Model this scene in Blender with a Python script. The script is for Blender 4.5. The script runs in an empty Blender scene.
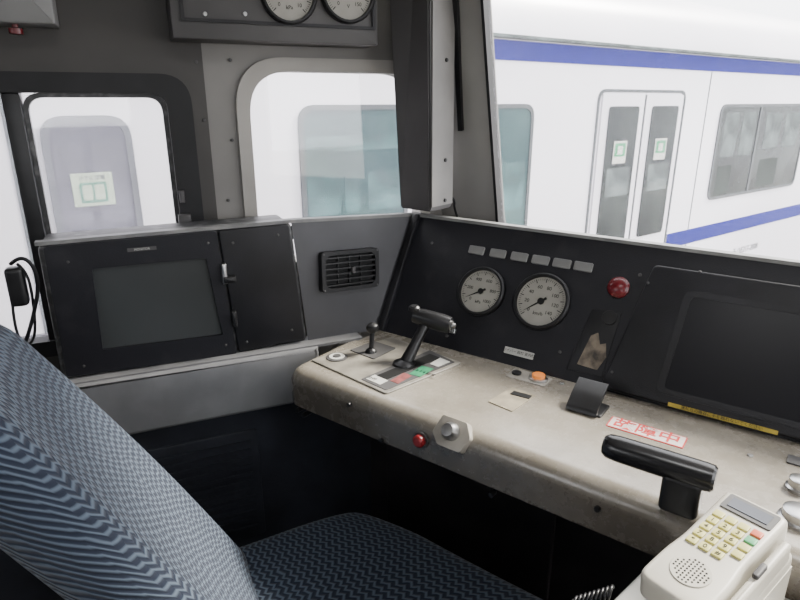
import bpy, bmesh, math, random
from mathutils import Vector, Matrix
random.seed(4)
scene=bpy.context.scene
# ---------------------------------------------------------------- camera
TH=math.radians(18.4); CAM=Vector((0,0,1.40)); FPX=600.0
cd=bpy.data.cameras.new('camera'); cam=bpy.data.objects.new('camera',cd)
scene.collection.objects.link(cam); cam.location=CAM
cam.rotation_euler=(math.pi/2-TH,0,0); cd.sensor_width=36; cd.lens=FPX/800*36; cd.clip_start=.02
scene.camera=cam
Fv=Vector((0,math.cos(TH),-math.sin(TH))); Uv=Vector((0,math.sin(TH),math.cos(TH)))
def ray(u,v): return Fv+Vector(((u-400)/FPX,0,0))-Uv*((v-300)/FPX)
class P:
    def __init__(s,o,ex,ey):
        s.o=Vector(o); s.ex=Vector(ex).normalized(); s.n=s.ex.cross(Vector(ey)).normalized(); s.ey=s.n.cross(s.ex)
    def px(s,u,v):
        d=ray(u,v); t=(s.o-CAM).dot(s.n)/d.dot(s.n); q=CAM+d*t-s.o
        return (q.dot(s.ex),q.dot(s.ey))
    def w(s,a,b=None,d=0):
        if b is None: a,b=a
        return s.o+s.ex*a+s.ey*b+s.n*d
    def M(s,a=0,b=0,d=0):
        q=s.w(a,b,d); m=Matrix.Identity(4)
        for i,c in enumerate((s.ex,s.ey,s.n,q)):
            for j in range(3): m[j][i]=c[j]
        return m
    def off(s,d): return P(s.o+s.n*d,s.ex,s.ey)
    def pp(s,l): return [s.px(*q) for q in l]
def H(u,v,z):
    d=ray(u,v); return CAM+d*((z-CAM.z)/d.z)
# ---------------------------------------------------------------- materials
MATS={}
def mat(name,col,rough=.5,metal=0,var=.0,scale=8,bump=0,bscale=60,col2=None,emit=0,spec=.5,detail=4,lo=.4,hi=.65):
    if name in MATS: return MATS[name]
    m=bpy.data.materials.new(name); m.use_nodes=True; nt=m.node_tree; b=nt.nodes['Principled BSDF']
    b.inputs['Roughness'].default_value=rough; b.inputs['Metallic'].default_value=metal
    b.inputs['Specular IOR Level'].default_value=spec
    tc=nt.nodes.new('ShaderNodeTexCoord')
    no=nt.nodes.new('ShaderNodeTexNoise'); no.inputs['Scale'].default_value=scale; no.inputs['Detail'].default_value=detail
    nt.links.new(tc.outputs['Object'],no.inputs['Vector'])
    cr=nt.nodes.new('ShaderNodeValToRGB'); cr.color_ramp.elements[0].position=lo; cr.color_ramp.elements[1].position=hi
    c2=col2 if col2 else tuple(min(1,c*(1+var)) for c in col)
    cr.color_ramp.elements[0].color=(*[c*(1-(var if not col2 else 0)) for c in col],1); cr.color_ramp.elements[1].color=(*c2,1)
    nt.links.new(no.outputs['Fac'],cr.inputs['Fac']); nt.links.new(cr.outputs['Color'],b.inputs['Base Color'])
    if bump:
        n2=nt.nodes.new('ShaderNodeTexNoise'); n2.inputs['Scale'].default_value=bscale; nt.links.new(tc.outputs['Object'],n2.inputs['Vector'])
        bp=nt.nodes.new('ShaderNodeBump'); bp.inputs['Strength'].default_value=bump; bp.inputs['Distance'].default_value=.002
        nt.links.new(n2.outputs['Fac'],bp.inputs['Height']); nt.links.new(bp.outputs['Normal'],b.inputs['Normal'])
    if emit:
        nt.links.new(cr.outputs['Color'],b.inputs['Emission Color']); b.inputs['Emission Strength'].default_value=emit
    MATS[name]=m; return m
def deskmat():
    m=bpy.data.materials.new('worn_desk_paint'); m.use_nodes=True; nt=m.node_tree; b=nt.nodes['Principled BSDF']; N=nt.nodes.new; Lk=nt.links.new
    tc=N('ShaderNodeTexCoord')
    def noise(sc,det,rough=.6,stretch=None):
        n=N('ShaderNodeTexNoise'); n.inputs['Scale'].default_value=sc; n.inputs['Detail'].default_value=det; n.inputs['Roughness'].default_value=rough
        if stretch:
            mp=N('ShaderNodeMapping'); mp.inputs['Scale'].default_value=stretch; Lk(tc.outputs['Object'],mp.inputs['Vector']); Lk(mp.outputs[0],n.inputs['Vector'])
        else: Lk(tc.outputs['Object'],n.inputs['Vector'])
        return n
    def ramp(src,p0,c0,p1,c1):
        r=N('ShaderNodeValToRGB'); e=r.color_ramp.elements; e[0].position=p0; e[0].color=(*c0,1); e[1].position=p1; e[1].color=(*c1,1); Lk(src,r.inputs[0]); return r
    n1=noise(7,10,.6); n2=noise(34,6,.7); n3=noise(11,8,.75,(1,7,1))
    c1=ramp(n1.outputs['Fac'],.30,(.165,.145,.115),.68,(.25,.225,.185))
    c2=ramp(n2.outputs['Fac'],.56,(0,0,0),.74,(1,1,1))
    mx=N('ShaderNodeMixRGB'); mx.inputs[2].default_value=(.09,.075,.058,1); Lk(c1.outputs[0],mx.inputs[1])
    mu=N('ShaderNodeMath'); mu.operation='MULTIPLY'; mu.inputs[1].default_value=.30; Lk(c2.outputs[0],mu.inputs[0]); Lk(mu.outputs[0],mx.inputs[0])
    c3=ramp(n3.outputs['Fac'],.60,(0,0,0),.66,(1,1,1))
    m3=N('ShaderNodeMath'); m3.operation='MULTIPLY'; m3.inputs[1].default_value=.5; Lk(c3.outputs[0],m3.inputs[0])
    m2=N('ShaderNodeMixRGB'); m2.inputs[2].default_value=(.38,.35,.30,1); Lk(mx.outputs[0],m2.inputs[1]); Lk(m3.outputs[0],m2.inputs[0])
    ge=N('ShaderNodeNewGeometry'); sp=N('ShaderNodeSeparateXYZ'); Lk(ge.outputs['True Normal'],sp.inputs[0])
    side_shade=ramp(sp.outputs[2],.05,(1,1,1),.6,(0,0,0))  # side faces darkened in the colour, shade away from the windscreen
    mf=N('ShaderNodeMath'); mf.operation='MULTIPLY'; mf.inputs[1].default_value=.75; Lk(side_shade.outputs[0],mf.inputs[0])
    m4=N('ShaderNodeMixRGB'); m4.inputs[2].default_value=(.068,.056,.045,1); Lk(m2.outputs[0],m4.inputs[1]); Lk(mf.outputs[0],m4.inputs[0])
    Lk(m4.outputs[0],b.inputs['Base Color'])
    rr=N('ShaderNodeMapRange'); rr.inputs['From Min'].default_value=.3; rr.inputs['From Max'].default_value=.7; rr.inputs['To Min'].default_value=.16; rr.inputs['To Max'].default_value=.36
    Lk(n2.outputs['Fac'],rr.inputs['Value']); Lk(rr.outputs[0],b.inputs['Roughness'])
    b.inputs['Specular IOR Level'].default_value=.85
    bp=N('ShaderNodeBump'); bp.inputs['Strength'].default_value=.25; bp.inputs['Distance'].default_value=.0015; Lk(n2.outputs['Fac'],bp.inputs['Height']); Lk(bp.outputs[0],b.inputs['Normal'])
    return m
def glassmat(name,haze,col=(1,1,1),gl=.06):
    m=bpy.data.materials.new(name); m.use_nodes=True; nt=m.node_tree; nt.nodes.clear()
    out=nt.nodes.new('ShaderNodeOutputMaterial'); tr=nt.nodes.new('ShaderNodeBsdfTransparent'); tr.inputs[0].default_value=(*col,1)
    g=nt.nodes.new('ShaderNodeBsdfGlossy'); g.inputs['Roughness'].default_value=.03
    mx=nt.nodes.new('ShaderNodeMixShader'); mx.inputs[0].default_value=gl
    nt.links.new(tr.outputs[0],mx.inputs[1]); nt.links.new(g.outputs[0],mx.inputs[2]); last=mx
    if haze:
        d=nt.nodes.new('ShaderNodeBsdfTranslucent'); d.inputs[0].default_value=(.85,.83,.95,1)
        no=nt.nodes.new('ShaderNodeTexNoise'); no.inputs['Scale'].default_value=3
        mt=nt.nodes.new('ShaderNodeMath'); mt.operation='MULTIPLY'; mt.inputs[1].default_value=haze*2
        nt.links.new(no.outputs['Fac'],mt.inputs[0])
        m2=nt.nodes.new('ShaderNodeMixShader'); nt.links.new(mt.outputs[0],m2.inputs[0])
        nt.links.new(mx.outputs[0],m2.inputs[1]); nt.links.new(d.outputs[0],m2.inputs[2]); last=m2
    nt.links.new(last.outputs[0],out.inputs[0]); return m
def fabric():
    m=bpy.data.materials.new('seat_fabric'); m.use_nodes=True; nt=m.node_tree; b=nt.nodes['Principled BSDF']
    b.inputs['Roughness'].default_value=.9; b.inputs['Specular IOR Level'].default_value=.2
    b.inputs['Sheen Weight'].default_value=.15
    uv=nt.nodes.new('ShaderNodeUVMap'); sp=nt.nodes.new('ShaderNodeSeparateXYZ'); nt.links.new(uv.outputs[0],sp.inputs[0])
    def M(op,a,bb):
        n=nt.nodes.new('ShaderNodeMath'); n.operation=op
        for i,x in enumerate((a,bb)):
            if x is None: continue
            if isinstance(x,(int,float)): n.inputs[i].default_value=x
            else: nt.links.new(x,n.inputs[i])
        return n.outputs[0]
    no=nt.nodes.new('ShaderNodeTexNoise'); no.inputs['Scale'].default_value=30; no.inputs['Detail'].default_value=2; nt.links.new(uv.outputs[0],no.inputs['Vector'])
    w=M('MULTIPLY',M('PINGPONG',M('ADD',sp.outputs[0],M('MULTIPLY',no.outputs['Fac'],.016)),.0095),2*1.7/.0095)
    w2=M('MULTIPLY',M('SINE',M('MULTIPLY',sp.outputs[0],2*math.pi/.14),None),.7)
    ph=M('ADD',M('ADD',M('ADD',M('MULTIPLY',sp.outputs[1],2*math.pi/.0142),w),w2),M('MULTIPLY',no.outputs['Fac'],3.0))
    s=M('SINE',ph,None)
    cr=nt.nodes.new('ShaderNodeValToRGB'); e=cr.color_ramp.elements
    e[0].position=.42; e[0].color=(.014,.019,.033,1); e[1].position=.98; e[1].color=(.078,.102,.135,1)
    nt.links.new(M('ADD',M('MULTIPLY',s,.5),.5),cr.inputs[0]); nt.links.new(cr.outputs[0],b.inputs['Base Color'])
    bp=nt.nodes.new('ShaderNodeBump'); bp.inputs['Strength'].default_value=.4; bp.inputs['Distance'].default_value=.002
    nt.links.new(s,bp.inputs['Height']); nt.links.new(bp.outputs[0],b.inputs['Normal'])
    return m
blk=mat('black_paint',(.007,.007,.009),.45,var=.5,scale=6,bump=.25,bscale=500,spec=.35)
blkp=mat('black_plastic',(.009,.009,.010),.36,var=.3,scale=20,spec=.45)
blkr=mat('worn_black_panel',(.007,.007,.010),.5,scale=14,col2=(.019,.019,.022),lo=.55,hi=.8,bump=.2,bscale=300,spec=.35)
screen=mat('switched_off_screen',(.040,.043,.043),.3,var=.1,scale=3,spec=.4)
screenb=mat('dark_screen',(.006,.006,.008),.35,var=.1,scale=3,spec=.2)
grey=mat('grey_paint',(.165,.165,.168),.5,var=.15,scale=9,bump=.1,detail=8)
greyd=mat('dark_grey_paint',(.055,.053,.053),.55,var=.15,scale=4)
wallg=mat('wall_paint',(.17,.163,.152),.55,var=.12,scale=3)
wallk=mat('dark_wall_paint',(.036,.033,.030),.55,var=.2,scale=3)
cream=mat('window_trim_paint',(.30,.285,.26),.5,var=.1,scale=4)
deskm=deskmat()
edgem=mat('worn_edge_metal',(.035,.035,.036),.4,scale=40,col2=(.13,.13,.13),lo=.5,hi=.7,detail=8)
capm=mat('capping_edge',(.13,.13,.128),.4,scale=14,col2=(.22,.22,.21),lo=.4,hi=.7,detail=8)
steel=mat('brushed_steel',(.5,.5,.5),.3,1,var=.15,scale=30)
white=mat('train_body_white',(.66,.645,.70),.35,var=.08,scale=.6)
blue=mat('train_stripe_blue',(.008,.012,.17),.6,var=.05,spec=.05)
extg=mat('train_window_glass',(.02,.055,.06),.2,scale=1.5,col2=(.06,.11,.11),spec=.12)
extd=mat('train_window_dark',(.010,.015,.015),.2,scale=2.5,col2=(.035,.045,.042),spec=.10)
extl=mat('reflection_and_trim_grey',(.09,.11,.11),.6,var=.4,scale=5,spec=.1)  # gutter and seam grey, also for reflections painted on the panes
extt=mat('painted_reflection_teal',(.06,.12,.125),.6,var=.4,scale=4,spec=.1)
exts=mat('painted_seat_dark',(.03,.04,.035),.8,var=.2,scale=3,spec=.1)
extf=mat('train_window_frame',(.07,.08,.085),.5,var=.1,spec=.2)
offw=mat('telephone_plastic',(.42,.395,.335),.42,var=.06,scale=6)
dred=mat('dark_red_lamp',(.11,.004,.008),.3,var=.1)
orange=mat('orange_lamp',(.8,.25,.05),.3,var=.1,emit=.4)
yel=mat('yellow_label',(.36,.26,.02),.5,var=.15,scale=40)
beige=mat('beige_plate',(.25,.215,.155),.45,var=.2,scale=40)
pale=mat('pale_steel_plate',(.30,.275,.235),.4,var=.15,scale=30)
wht=mat('white_label',(.46,.46,.43),.5,var=.05)
green=mat('green_print',(.02,.20,.09),.5,var=.2,scale=60)
stg=mat('green_sticker_print',(.02,.24,.10),.5,var=.1)
dial=mat('dial_face',(.27,.26,.23),.5,var=.06,scale=20)
ink=mat('black_ink',(.008,.008,.008),.6,var=.1,spec=.2)
redink=mat('red_ink',(.5,.02,.02),.5,var=.1)
keyy=mat('key_yellow',(.50,.46,.16),.4,var=.05)
keyr=mat('key_red',(.55,.10,.04),.4,var=.05)
keyg=mat('key_green',(.08,.33,.15),.4,var=.05)
lcd=mat('lcd_display',(.06,.065,.08),.2,var=.1)
indic=mat('indicator_lens',(.17,.17,.165),.4,var=.2)
rub=mat('black_rubber',(.007,.007,.008),.5,var=.3,spec=.35)
floorm=mat('floor_vinyl',(.022,.022,.025),.6,var=.2,scale=8)
ceilm=mat('ceiling_paint',(.4,.4,.38),.6,var=.05)
gravel=mat('gravel',(.28,.26,.24),.9,var=.4,scale=30,bump=.5)
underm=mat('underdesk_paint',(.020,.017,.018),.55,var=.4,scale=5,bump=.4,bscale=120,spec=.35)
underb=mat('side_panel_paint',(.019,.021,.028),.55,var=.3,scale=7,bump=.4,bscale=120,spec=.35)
FAB=fabric()
# ---------------------------------------------------------------- builders
MW={}
def place(ob,M,parent=None):
    scene.collection.objects.link(ob)
    ob.matrix_basis=M
    if parent is not None:
        ob.parent=parent; ob.matrix_parent_inverse=MW[parent.name].inverted()
    MW[ob.name]=M.copy(); return ob
def T(name,label,cat,loc,kind=None):
    e=bpy.data.objects.new(name,None); e.empty_display_size=.02
    place(e,Matrix.Translation(Vector(loc))); e['label']=label; e['category']=cat
    if kind: e['kind']=kind
    return e
def fin(me,name,M,m,parent=None,smooth=True,ang=35):
    if m is not None:
        me.materials.clear(); me.materials.append(m)
    if smooth:
        for p in me.polygons: p.use_smooth=True
        me.set_sharp_from_angle(angle=math.radians(ang))
    ob=bpy.data.objects.new(name,me); return place(ob,M,parent)
def recenter(me,M):
    c=Vector((0,0,0))
    if len(me.vertices)==0: return M
    for v in me.vertices: c+=v.co
    c/=len(me.vertices); me.transform(Matrix.Translation(-c)); return M@Matrix.Translation(c)
def rnd(pts,r,seg=5):
    out=[];n=len(pts)
    for i in range(n):
        p=Vector(pts[i]);a=Vector(pts[i-1])-p;b=Vector(pts[(i+1)%n])-p
        ri=r[i] if isinstance(r,(list,tuple)) else r
        rr=min(ri,a.length*.48,b.length*.48)
        if rr<1e-5: out.append(tuple(p)); continue
        p1=p+a.normalized()*rr;p2=p+b.normalized()*rr
        for k in range(seg+1):
            t=k/seg; q=p1*(1-t)**2+p*2*t*(1-t)+p2*t*t; out.append((q.x,q.y))
    return out
def rect(a,b,c,d): return [(a,b),(c,b),(c,d),(a,d)]
def crect(x,y,w,h): return rect(x-w/2,y-h/2,x+w/2,y+h/2)
def circ(x,y,r,n=40): return [(x+r*math.cos(2*math.pi*i/n),y+r*math.sin(2*math.pi*i/n)) for i in range(n)]
def c2m(cu):
    ob=bpy.data.objects.new('tmp',cu); scene.collection.objects.link(ob)
    bpy.context.view_layer.update()
    me=bpy.data.meshes.new_from_object(ob.evaluated_get(bpy.context.evaluated_depsgraph_get()))
    bpy.data.objects.remove(ob); bpy.data.curves.remove(cu); return me
def slab(name,PL,outer,d0,d1,m,holes=(),bev=0,parent=None,seg=3,sel=None):
    if holes:
        cu=bpy.data.curves.new('c','CURVE'); cu.dimensions='2D'; cu.fill_mode='BOTH'
        h=(d1-d0)/2; cu.extrude=h
        for pts in [outer]+list(holes):
            sp=cu.splines.new('POLY'); sp.points.add(len(pts)-1)
            for k,q in enumerate(pts): sp.points[k].co=(q[0],q[1],0,1)
            sp.use_cyclic_u=True
        me=c2m(cu)
        bm=bmesh.new(); bm.from_mesh(me); bmesh.ops.remove_doubles(bm,verts=bm.verts,dist=1e-5); bmesh.ops.recalc_face_normals(bm,faces=bm.faces); bm.to_mesh(me); bm.free()
        M=PL.M(0,0,(d0+d1)/2)
    else:
        bm=bmesh.new(); vs=[bm.verts.new((q[0],q[1],d0)) for q in outer]
        f=bm.faces.new(vs); f.normal_update()
        if f.normal.z>0: f.normal_flip()
        r=bmesh.ops.extrude_face_region(bm,geom=[f]); nv=[g for g in r['geom'] if isinstance(g,bmesh.types.BMVert)]
        bmesh.ops.translate(bm,verts=nv,vec=(0,0,d1-d0))
        bmesh.ops.recalc_face_normals(bm,faces=bm.faces)
        if bev:
            es=[e for e in bm.edges if all(abs(v.co.z-d1)<1e-7 for v in e.verts)]
            if sel: es=[e for e in es if sel((e.verts[0].co+e.verts[1].co)/2)]
            bmesh.ops.bevel(bm,geom=es,offset=min(bev,(d1-d0)*.9),segments=seg,affect='EDGES',profile=.5)
        me=bpy.data.meshes.new(name); bm.to_mesh(me); bm.free(); M=PL.M()
    M=recenter(me,M)
    return fin(me,name,M,m,parent)
def lathe(name,PL,s,t,prof,m,parent=None,seg=36,d=0):
    bm=bmesh.new(); rings=[]
    for r,z in prof:
        if r<1e-6: rings.append([bm.verts.new((0,0,z))])
        else: rings.append([bm.verts.new((r*math.cos(2*math.pi*i/seg),r*math.sin(2*math.pi*i/seg),z)) for i in range(seg)])
    for a,b in zip(rings,rings[1:]):
        for i in range(seg):
            j=(i+1)%seg
            if len(a)==1 and len(b)==1: continue
            if len(a)==1: bm.faces.new((a[0],b[i],b[j]))
            elif len(b)==1: bm.faces.new((a[i],a[j],b[0]))
            else: bm.faces.new((a[i],a[j],b[j],b[i]))
    if len(rings[0])>1: bm.faces.new(rings[0])
    if len(rings[-1])>1: bm.faces.new(rings[-1])
    bmesh.ops.recalc_face_normals(bm,faces=bm.faces)
    me=bpy.data.meshes.new(name); bm.to_mesh(me); bm.free()
    return fin(me,name,PL.M(s,t,d),m,parent)
def cyl(name,PL,s,t,r,d0,d1,m,parent=None,b=.001):
    b=min(b,(d1-d0)*.4,r*.4)
    return lathe(name,PL,s,t,[(r,d0),(r,d1-b),(r-b,d1),(0,d1)],m,parent)
def tube(name,pts,r,m,parent=None,bez=True,radii=None):
    cu=bpy.data.curves.new('c','CURVE'); cu.dimensions='3D'; cu.bevel_depth=r; cu.bevel_resolution=4; cu.use_fill_caps=True; cu.resolution_u=8
    sp=cu.splines.new('NURBS' if bez else 'POLY'); sp.points.add(len(pts)-1)
    for k,q in enumerate(pts):
        sp.points[k].co=(*q,1)
        if radii: sp.points[k].radius=radii[k]
    if bez: sp.order_u=3; sp.use_endpoint_u=True
    me=c2m(cu); M=recenter(me,Matrix.Identity(4)); return fin(me,name,M,m,parent,ang=60)
def text(name,s,PL,a,b,size,m,parent=None,d=.0005,rot=0,align='CENTER',bold=0):
    cu=bpy.data.curves.new('t','FONT'); cu.body=s; cu.size=size; cu.extrude=.0002; cu.align_x=align; cu.align_y='CENTER'; cu.offset=bold
    me=c2m(cu); return fin(me,name,PL.M(a,b,d)@Matrix.Rotation(rot,4,'Z'),m,parent,smooth=False)
def join(obs,name,parent=None):
    base=MW[obs[0].name]; inv=base.inverted(); bm=bmesh.new(); mats=[]
    for o in obs:
        me=o.data; idx=[]
        for mm in me.materials:
            if mm not in mats: mats.append(mm)
            idx.append(mats.index(mm))
        me.transform(inv@MW[o.name])
        n0=len(bm.faces); bm.from_mesh(me); bm.faces.ensure_lookup_table()
        for f in bm.faces[n0:]: f.material_index=idx[f.material_index] if idx else 0
    me=bpy.data.meshes.new(name); bm.to_mesh(me); bm.free()
    for mm in mats: me.materials.append(mm)
    for o in obs: bpy.data.objects.remove(o)
    ob=bpy.data.objects.new(name,me); return place(ob,base,parent)
def rbox(name,size,r,M,m,parent=None,N=24,deform=None,uv=None):
    bm=bmesh.new(); h=Vector(size)/2
    ks=[]
    for hh in h:
        a=[-hh+r*(1-math.cos(math.pi/2*k/5)) for k in range(6)]
        mid=[-(hh-r)+(2*(hh-r))*k/N for k in range(1,N)]
        ks.append(a+mid+[-q for q in reversed(a)])
    cache={}
    def vert(p):
        key=(round(p[0],6),round(p[1],6),round(p[2],6))
        if key in cache: return cache[key]
        q=Vector(p); inn=Vector([max(-(h[i]-r),min(h[i]-r,q[i])) for i in range(3)]); d=q-inn
        o=inn+(d.normalized()*r if d.length>1e-9 else d)
        v=bm.verts.new(o); cache[key]=v; return v
    for ax in range(3):
        b,c=[i for i in range(3) if i!=ax]
        for sg in (-1,1):
            for i in range(len(ks[b])-1):
                for j in range(len(ks[c])-1):
                    q=[]
                    for (ii,jj) in ((i,j),(i+1,j),(i+1,j+1),(i,j+1)):
                        p=[0,0,0];p[ax]=sg*h[ax];p[b]=ks[b][ii];p[c]=ks[c][jj]; q.append(vert(p))
                    if len(set(q))==4:
                        try: bm.faces.new(q)
                        except: pass
    bmesh.ops.recalc_face_normals(bm,faces=bm.faces)
    if uv:
        lay=bm.loops.layers.uv.new('UVMap')
        for f in bm.faces:
            for l in f.loops: l[lay].uv=uv(l.vert.co)
    if deform:
        for v in bm.verts: v.co=deform(v.co.copy())
    me=bpy.data.meshes.new(name); bm.to_mesh(me); bm.free()
    return fin(me,name,M,m,parent,ang=70)
def struct(ob,label,cat='wall'):
    ob['kind']='structure'; ob['label']=label; ob['category']=cat; return ob
def lab(ob,l): ob['label']=l; return ob
# ---------------------------------------------------------------- planes
EX=Vector((.81,-.586,0)); BK=Vector((.586,.81,0))
O=Vector((-.055,1.54,.80))
DK=P(O,EX,BK)                                   # desk top
MP=P(O,EX,BK*.168+Vector((0,0,.293)))           # sloping instrument panel
a0=H(62,378,.805); a1=H(307,340,.805); LUx=(a1-a0).normalized()
LU=P(a0,LUx,(0,0,1))                            # side monitor face
WLo=LU.w(0,0,-.18); K=Vector((.12,1.83,0))
WL=P(Vector((*WLo.xy,0)),LUx,(0,0,1))           # side wall
WF=P((.135,1.805,1.09),EX,-BK*.22+Vector((0,0,1)))
sK=(K-WL.o).dot(WL.ex)
# ---------------------------------------------------------------- shell
L=WL.w(sK-2.1,0); Rr=WF.w(2.0,0); Q1=Vector((1.1,-.9,0)); Q2=Vector((-1.1,-1.0,0))
XY=P((0,0,0),(1,0,0),(0,1,0))
sh=[K+Vector((.0,.04,0)),Rr,Q1,Q2,L]
struct(slab('floor',XY,[(p.x,p.y) for p in sh],-.05,0,floorm),'dark vinyl cab floor','floor')
struct(slab('ceiling',XY,[(p.x,p.y) for p in sh],2.12,2.17,ceilm),'pale painted cab ceiling','ceiling')
s1o=WL.px(196,150)[0]; s1i=WL.px(172,150)[0]; t1o=WL.px(100,73)[1]; t1i=WL.px(100,93)[1]
s0o=WL.px(-190,150)[0]; s0i=s0o+.03
w1o=rnd(rect(s0o,.80,s1o,t1o),.07,8); w1i=rnd(rect(s0i,.84,s1i,t1i),.04,8)
w1h=rnd(rect(s0o+.012,.812,s1o-.012,t1o-.012),.06,8)
s2a=WL.px(251,150)[0]; s2b=sK-.075; t2=WL.px(320,71)[1]
w2h=rnd(rect(s2a,.97,s2b,t2),.11,10)
w2o=rnd(rect(s2a-.03,.93,s2b+.03,t2+.03),.13,10)
struct(slab('wall_left',WL,rect(sK-2.1,0,sK+.01,2.12),-.05,0,wallg,holes=[w1h,w2h]),'grey painted side wall pierced by two windows')
tr=WL.px(213,150)[0]
struct(slab('trim_1',WL,rect(s0o-.2,.6,tr-.005,2.0),0.0005,.004,wallk,holes=[w1h]),'dark painted wall panel around the sliding window','trim')
W1=T('window_1','black framed sliding side window with hazy glass','window',WL.w((s0o+s1o)/2,.84),'structure')
slab('window_frame',WL,w1o,-.045,.022,rub,holes=[w1i],parent=W1)
ms0=WL.px(12,150)[0]; ms1=WL.px(30,150)[0]
slab('sash_bar',WL,rect(ms0,.84,ms1,t1i),-.03,.012,blkp,parent=W1,bev=.003)
slab('inner_sash',WL,rnd(rect(ms1,.84,s1i,t1i),.04,6),-.028,-.01,edgem,holes=[rnd(rect(ms1+.010,.855,s1i-.010,t1i-.010),.035,6)],parent=W1)
slab('window_glass',WL,rect(s0i,.84,s1i,t1i),-.022,-.019,glassmat('hazy_glass',.09),parent=W1)
lp=WL.px(181,195); slab('window_latch',WL.off(.022),crect(lp[0],lp[1],.012,.03),0,.012,greyd,parent=W1,bev=.003)
lp=WL.px(184,220); slab('window_latch',WL.off(.022),crect(lp[0],lp[1],.03,.04),0,.02,greyd,parent=W1,bev=.005)
W2=T('window_2','fixed corner window with rounded grey metal trim','window',WL.w((s2a+s2b)/2,1.0),'structure')
slab('window_frame',WL,w2o,-.048,.012,cream,holes=[rnd(rect(s2a+.003,.973,s2b-.003,t2-.003),.11,10)],parent=W2)
slab('window_glass',WL,rnd(rect(s2a+.003,.973,s2b-.003,t2-.003),.11,10),-.03,-.027,glassmat('corner_glass',.03),parent=W2)
# windscreen wall
bl=WF.px(497,222); tl=WF.px(478,-30)
wsl=rnd([(bl[0],-.07),(1.85,-.07),(1.85,.85),(tl[0],.85)],.05,6)
struct(slab('wall_front',WF,[(-.05,-1.12),(1.98,-1.12),(1.98,1.06),(-.05,1.06)],-.05,0,mat('post_paint',(.21,.203,.19),.5,var=.12,scale=3),holes=[wsl]),'grey painted front wall around the windscreen')
W3=T('window_3','large raked windscreen with black rubber seal','window',WF.w(1.0,0),'structure')
inn=rnd([(bl[0]+.008,-.06),(1.84,-.06),(1.84,.84),(tl[0]+.008,.84)],.05,6)
slab('windscreen_seal',WF,wsl,-.03,.006,rub,holes=[inn],parent=W3)
slab('window_glass',WF,inn,-.02,-.016,glassmat('windscreen_glass',.01,gl=.03),parent=W3)
def wallbetween(name,A,B,label,hole=None):
    d=(B-A); PL=P((A.x,A.y,0),(d.x,d.y,0),(0,0,1)); l=Vector((d.x,d.y,0)).length
    hs=[rnd(rect(*hole),.06)] if hole else []
    o=slab(name,PL,rect(0,0,l,2.12),-.05,0,wallg,holes=hs); return struct(o,label)
wallbetween('wall_right',Rr,Q1,'grey cab side wall with door window',(.25,.9,1.35,1.8))
wallbetween('wall_back',Q1,Q2,'grey cab rear partition with window',(.65,1.25,1.35,1.72))
wallbetween('wall_side',Q2,L,'grey cab wall beside the seat',(.55,1.2,1.35,1.68))
# ---------------------------------------------------------------- console
CON=T('driving_console','grey and black driving console with worn desk, gauges and vent','control console',DK.w(.3,-.15,-.8))
fl=DK.px(283,367); bk=DK.px(345,338); fr=DK.px(604,487)
outl=[fl,(1.2,fr[1]+(fr[1]-fl[1])/(fr[0]-fl[0])*(1.2-fr[0])),(1.2,0.0),(0,0),bk]
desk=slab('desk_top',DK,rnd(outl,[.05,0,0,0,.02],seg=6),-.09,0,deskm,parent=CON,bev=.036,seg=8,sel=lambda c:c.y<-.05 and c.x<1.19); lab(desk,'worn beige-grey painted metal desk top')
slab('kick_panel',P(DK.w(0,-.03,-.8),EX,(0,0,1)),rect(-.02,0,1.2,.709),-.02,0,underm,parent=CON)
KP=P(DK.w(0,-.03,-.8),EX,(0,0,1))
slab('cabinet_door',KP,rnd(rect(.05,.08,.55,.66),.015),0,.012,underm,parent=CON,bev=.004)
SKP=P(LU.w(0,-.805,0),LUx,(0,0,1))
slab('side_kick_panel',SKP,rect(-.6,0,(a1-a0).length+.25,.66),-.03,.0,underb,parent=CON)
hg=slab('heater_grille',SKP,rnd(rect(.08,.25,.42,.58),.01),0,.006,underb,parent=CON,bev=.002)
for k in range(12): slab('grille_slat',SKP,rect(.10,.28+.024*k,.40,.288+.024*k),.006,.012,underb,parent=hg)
ll=(a1-a0).length
slab('ledge',LU,rnd(rect(.0,-.155,ll+.02,-.004),[.06,.005,.005,.005]),-.03,.045,grey,parent=CON,bev=.012)
slab('ledge_cap',P(LU.w(0,-.004),LUx,LU.n*-1),rect(-.0,-.038,ll+.14,.03),-.004,.003,grey,parent=CON)
mt=MP.px(412,215)[1]
ip=slab('instrument_panel',MP,rnd([(0,0),(1.25,0),(1.25,mt-.002),(.0,mt-.002)],.004),-.04,0,blkr,parent=CON)
lab(ip,'black sloping instrument panel')
slab('panel_border',MP,[(-.004,0),(.018,0),(.018,mt),(-.004,mt)],0,.014,blk,parent=CON,bev=.003)
# vent panel lofted between the two units
TLp=LU.w(*LU.px(291,222)); BLp=LU.w(*LU.px(308,340)); BRp=MP.w(-.004,0,.0); TRp=MP.w(-.004,mt,.0)
patch=lambda i,j:(BLp.lerp(BRp,i)).lerp(TLp.lerp(TRp,i),j)
bm=bmesh.new(); G=16
gr=[[bm.verts.new(patch(i/G,j/G)) for j in range(G+1)] for i in range(G+1)]
for i in range(G):
    for j in range(G): bm.faces.new((gr[i][j],gr[i+1][j],gr[i+1][j+1],gr[i][j+1]))
me=bpy.data.meshes.new('vent_panel'); bm.to_mesh(me); bm.free(); fin(me,'vent_panel',Matrix.Identity(4),mat('vent_panel_paint',(.048,.048,.053),.5,var=.1),CON)
def scr(p):
    q=p-CAM; dz=q.dot(Fv); return (400+FPX*q.x/dz,300-FPX*q.dot(Uv)/dz)
best=None
for i in range(41):
    for j in range(41):
        s=scr(patch(i/40,j/40)); e=(s[0]-349)**2+(s[1]-270)**2
        if best is None or e<best[0]: best=(e,i/40,j/40)
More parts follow.
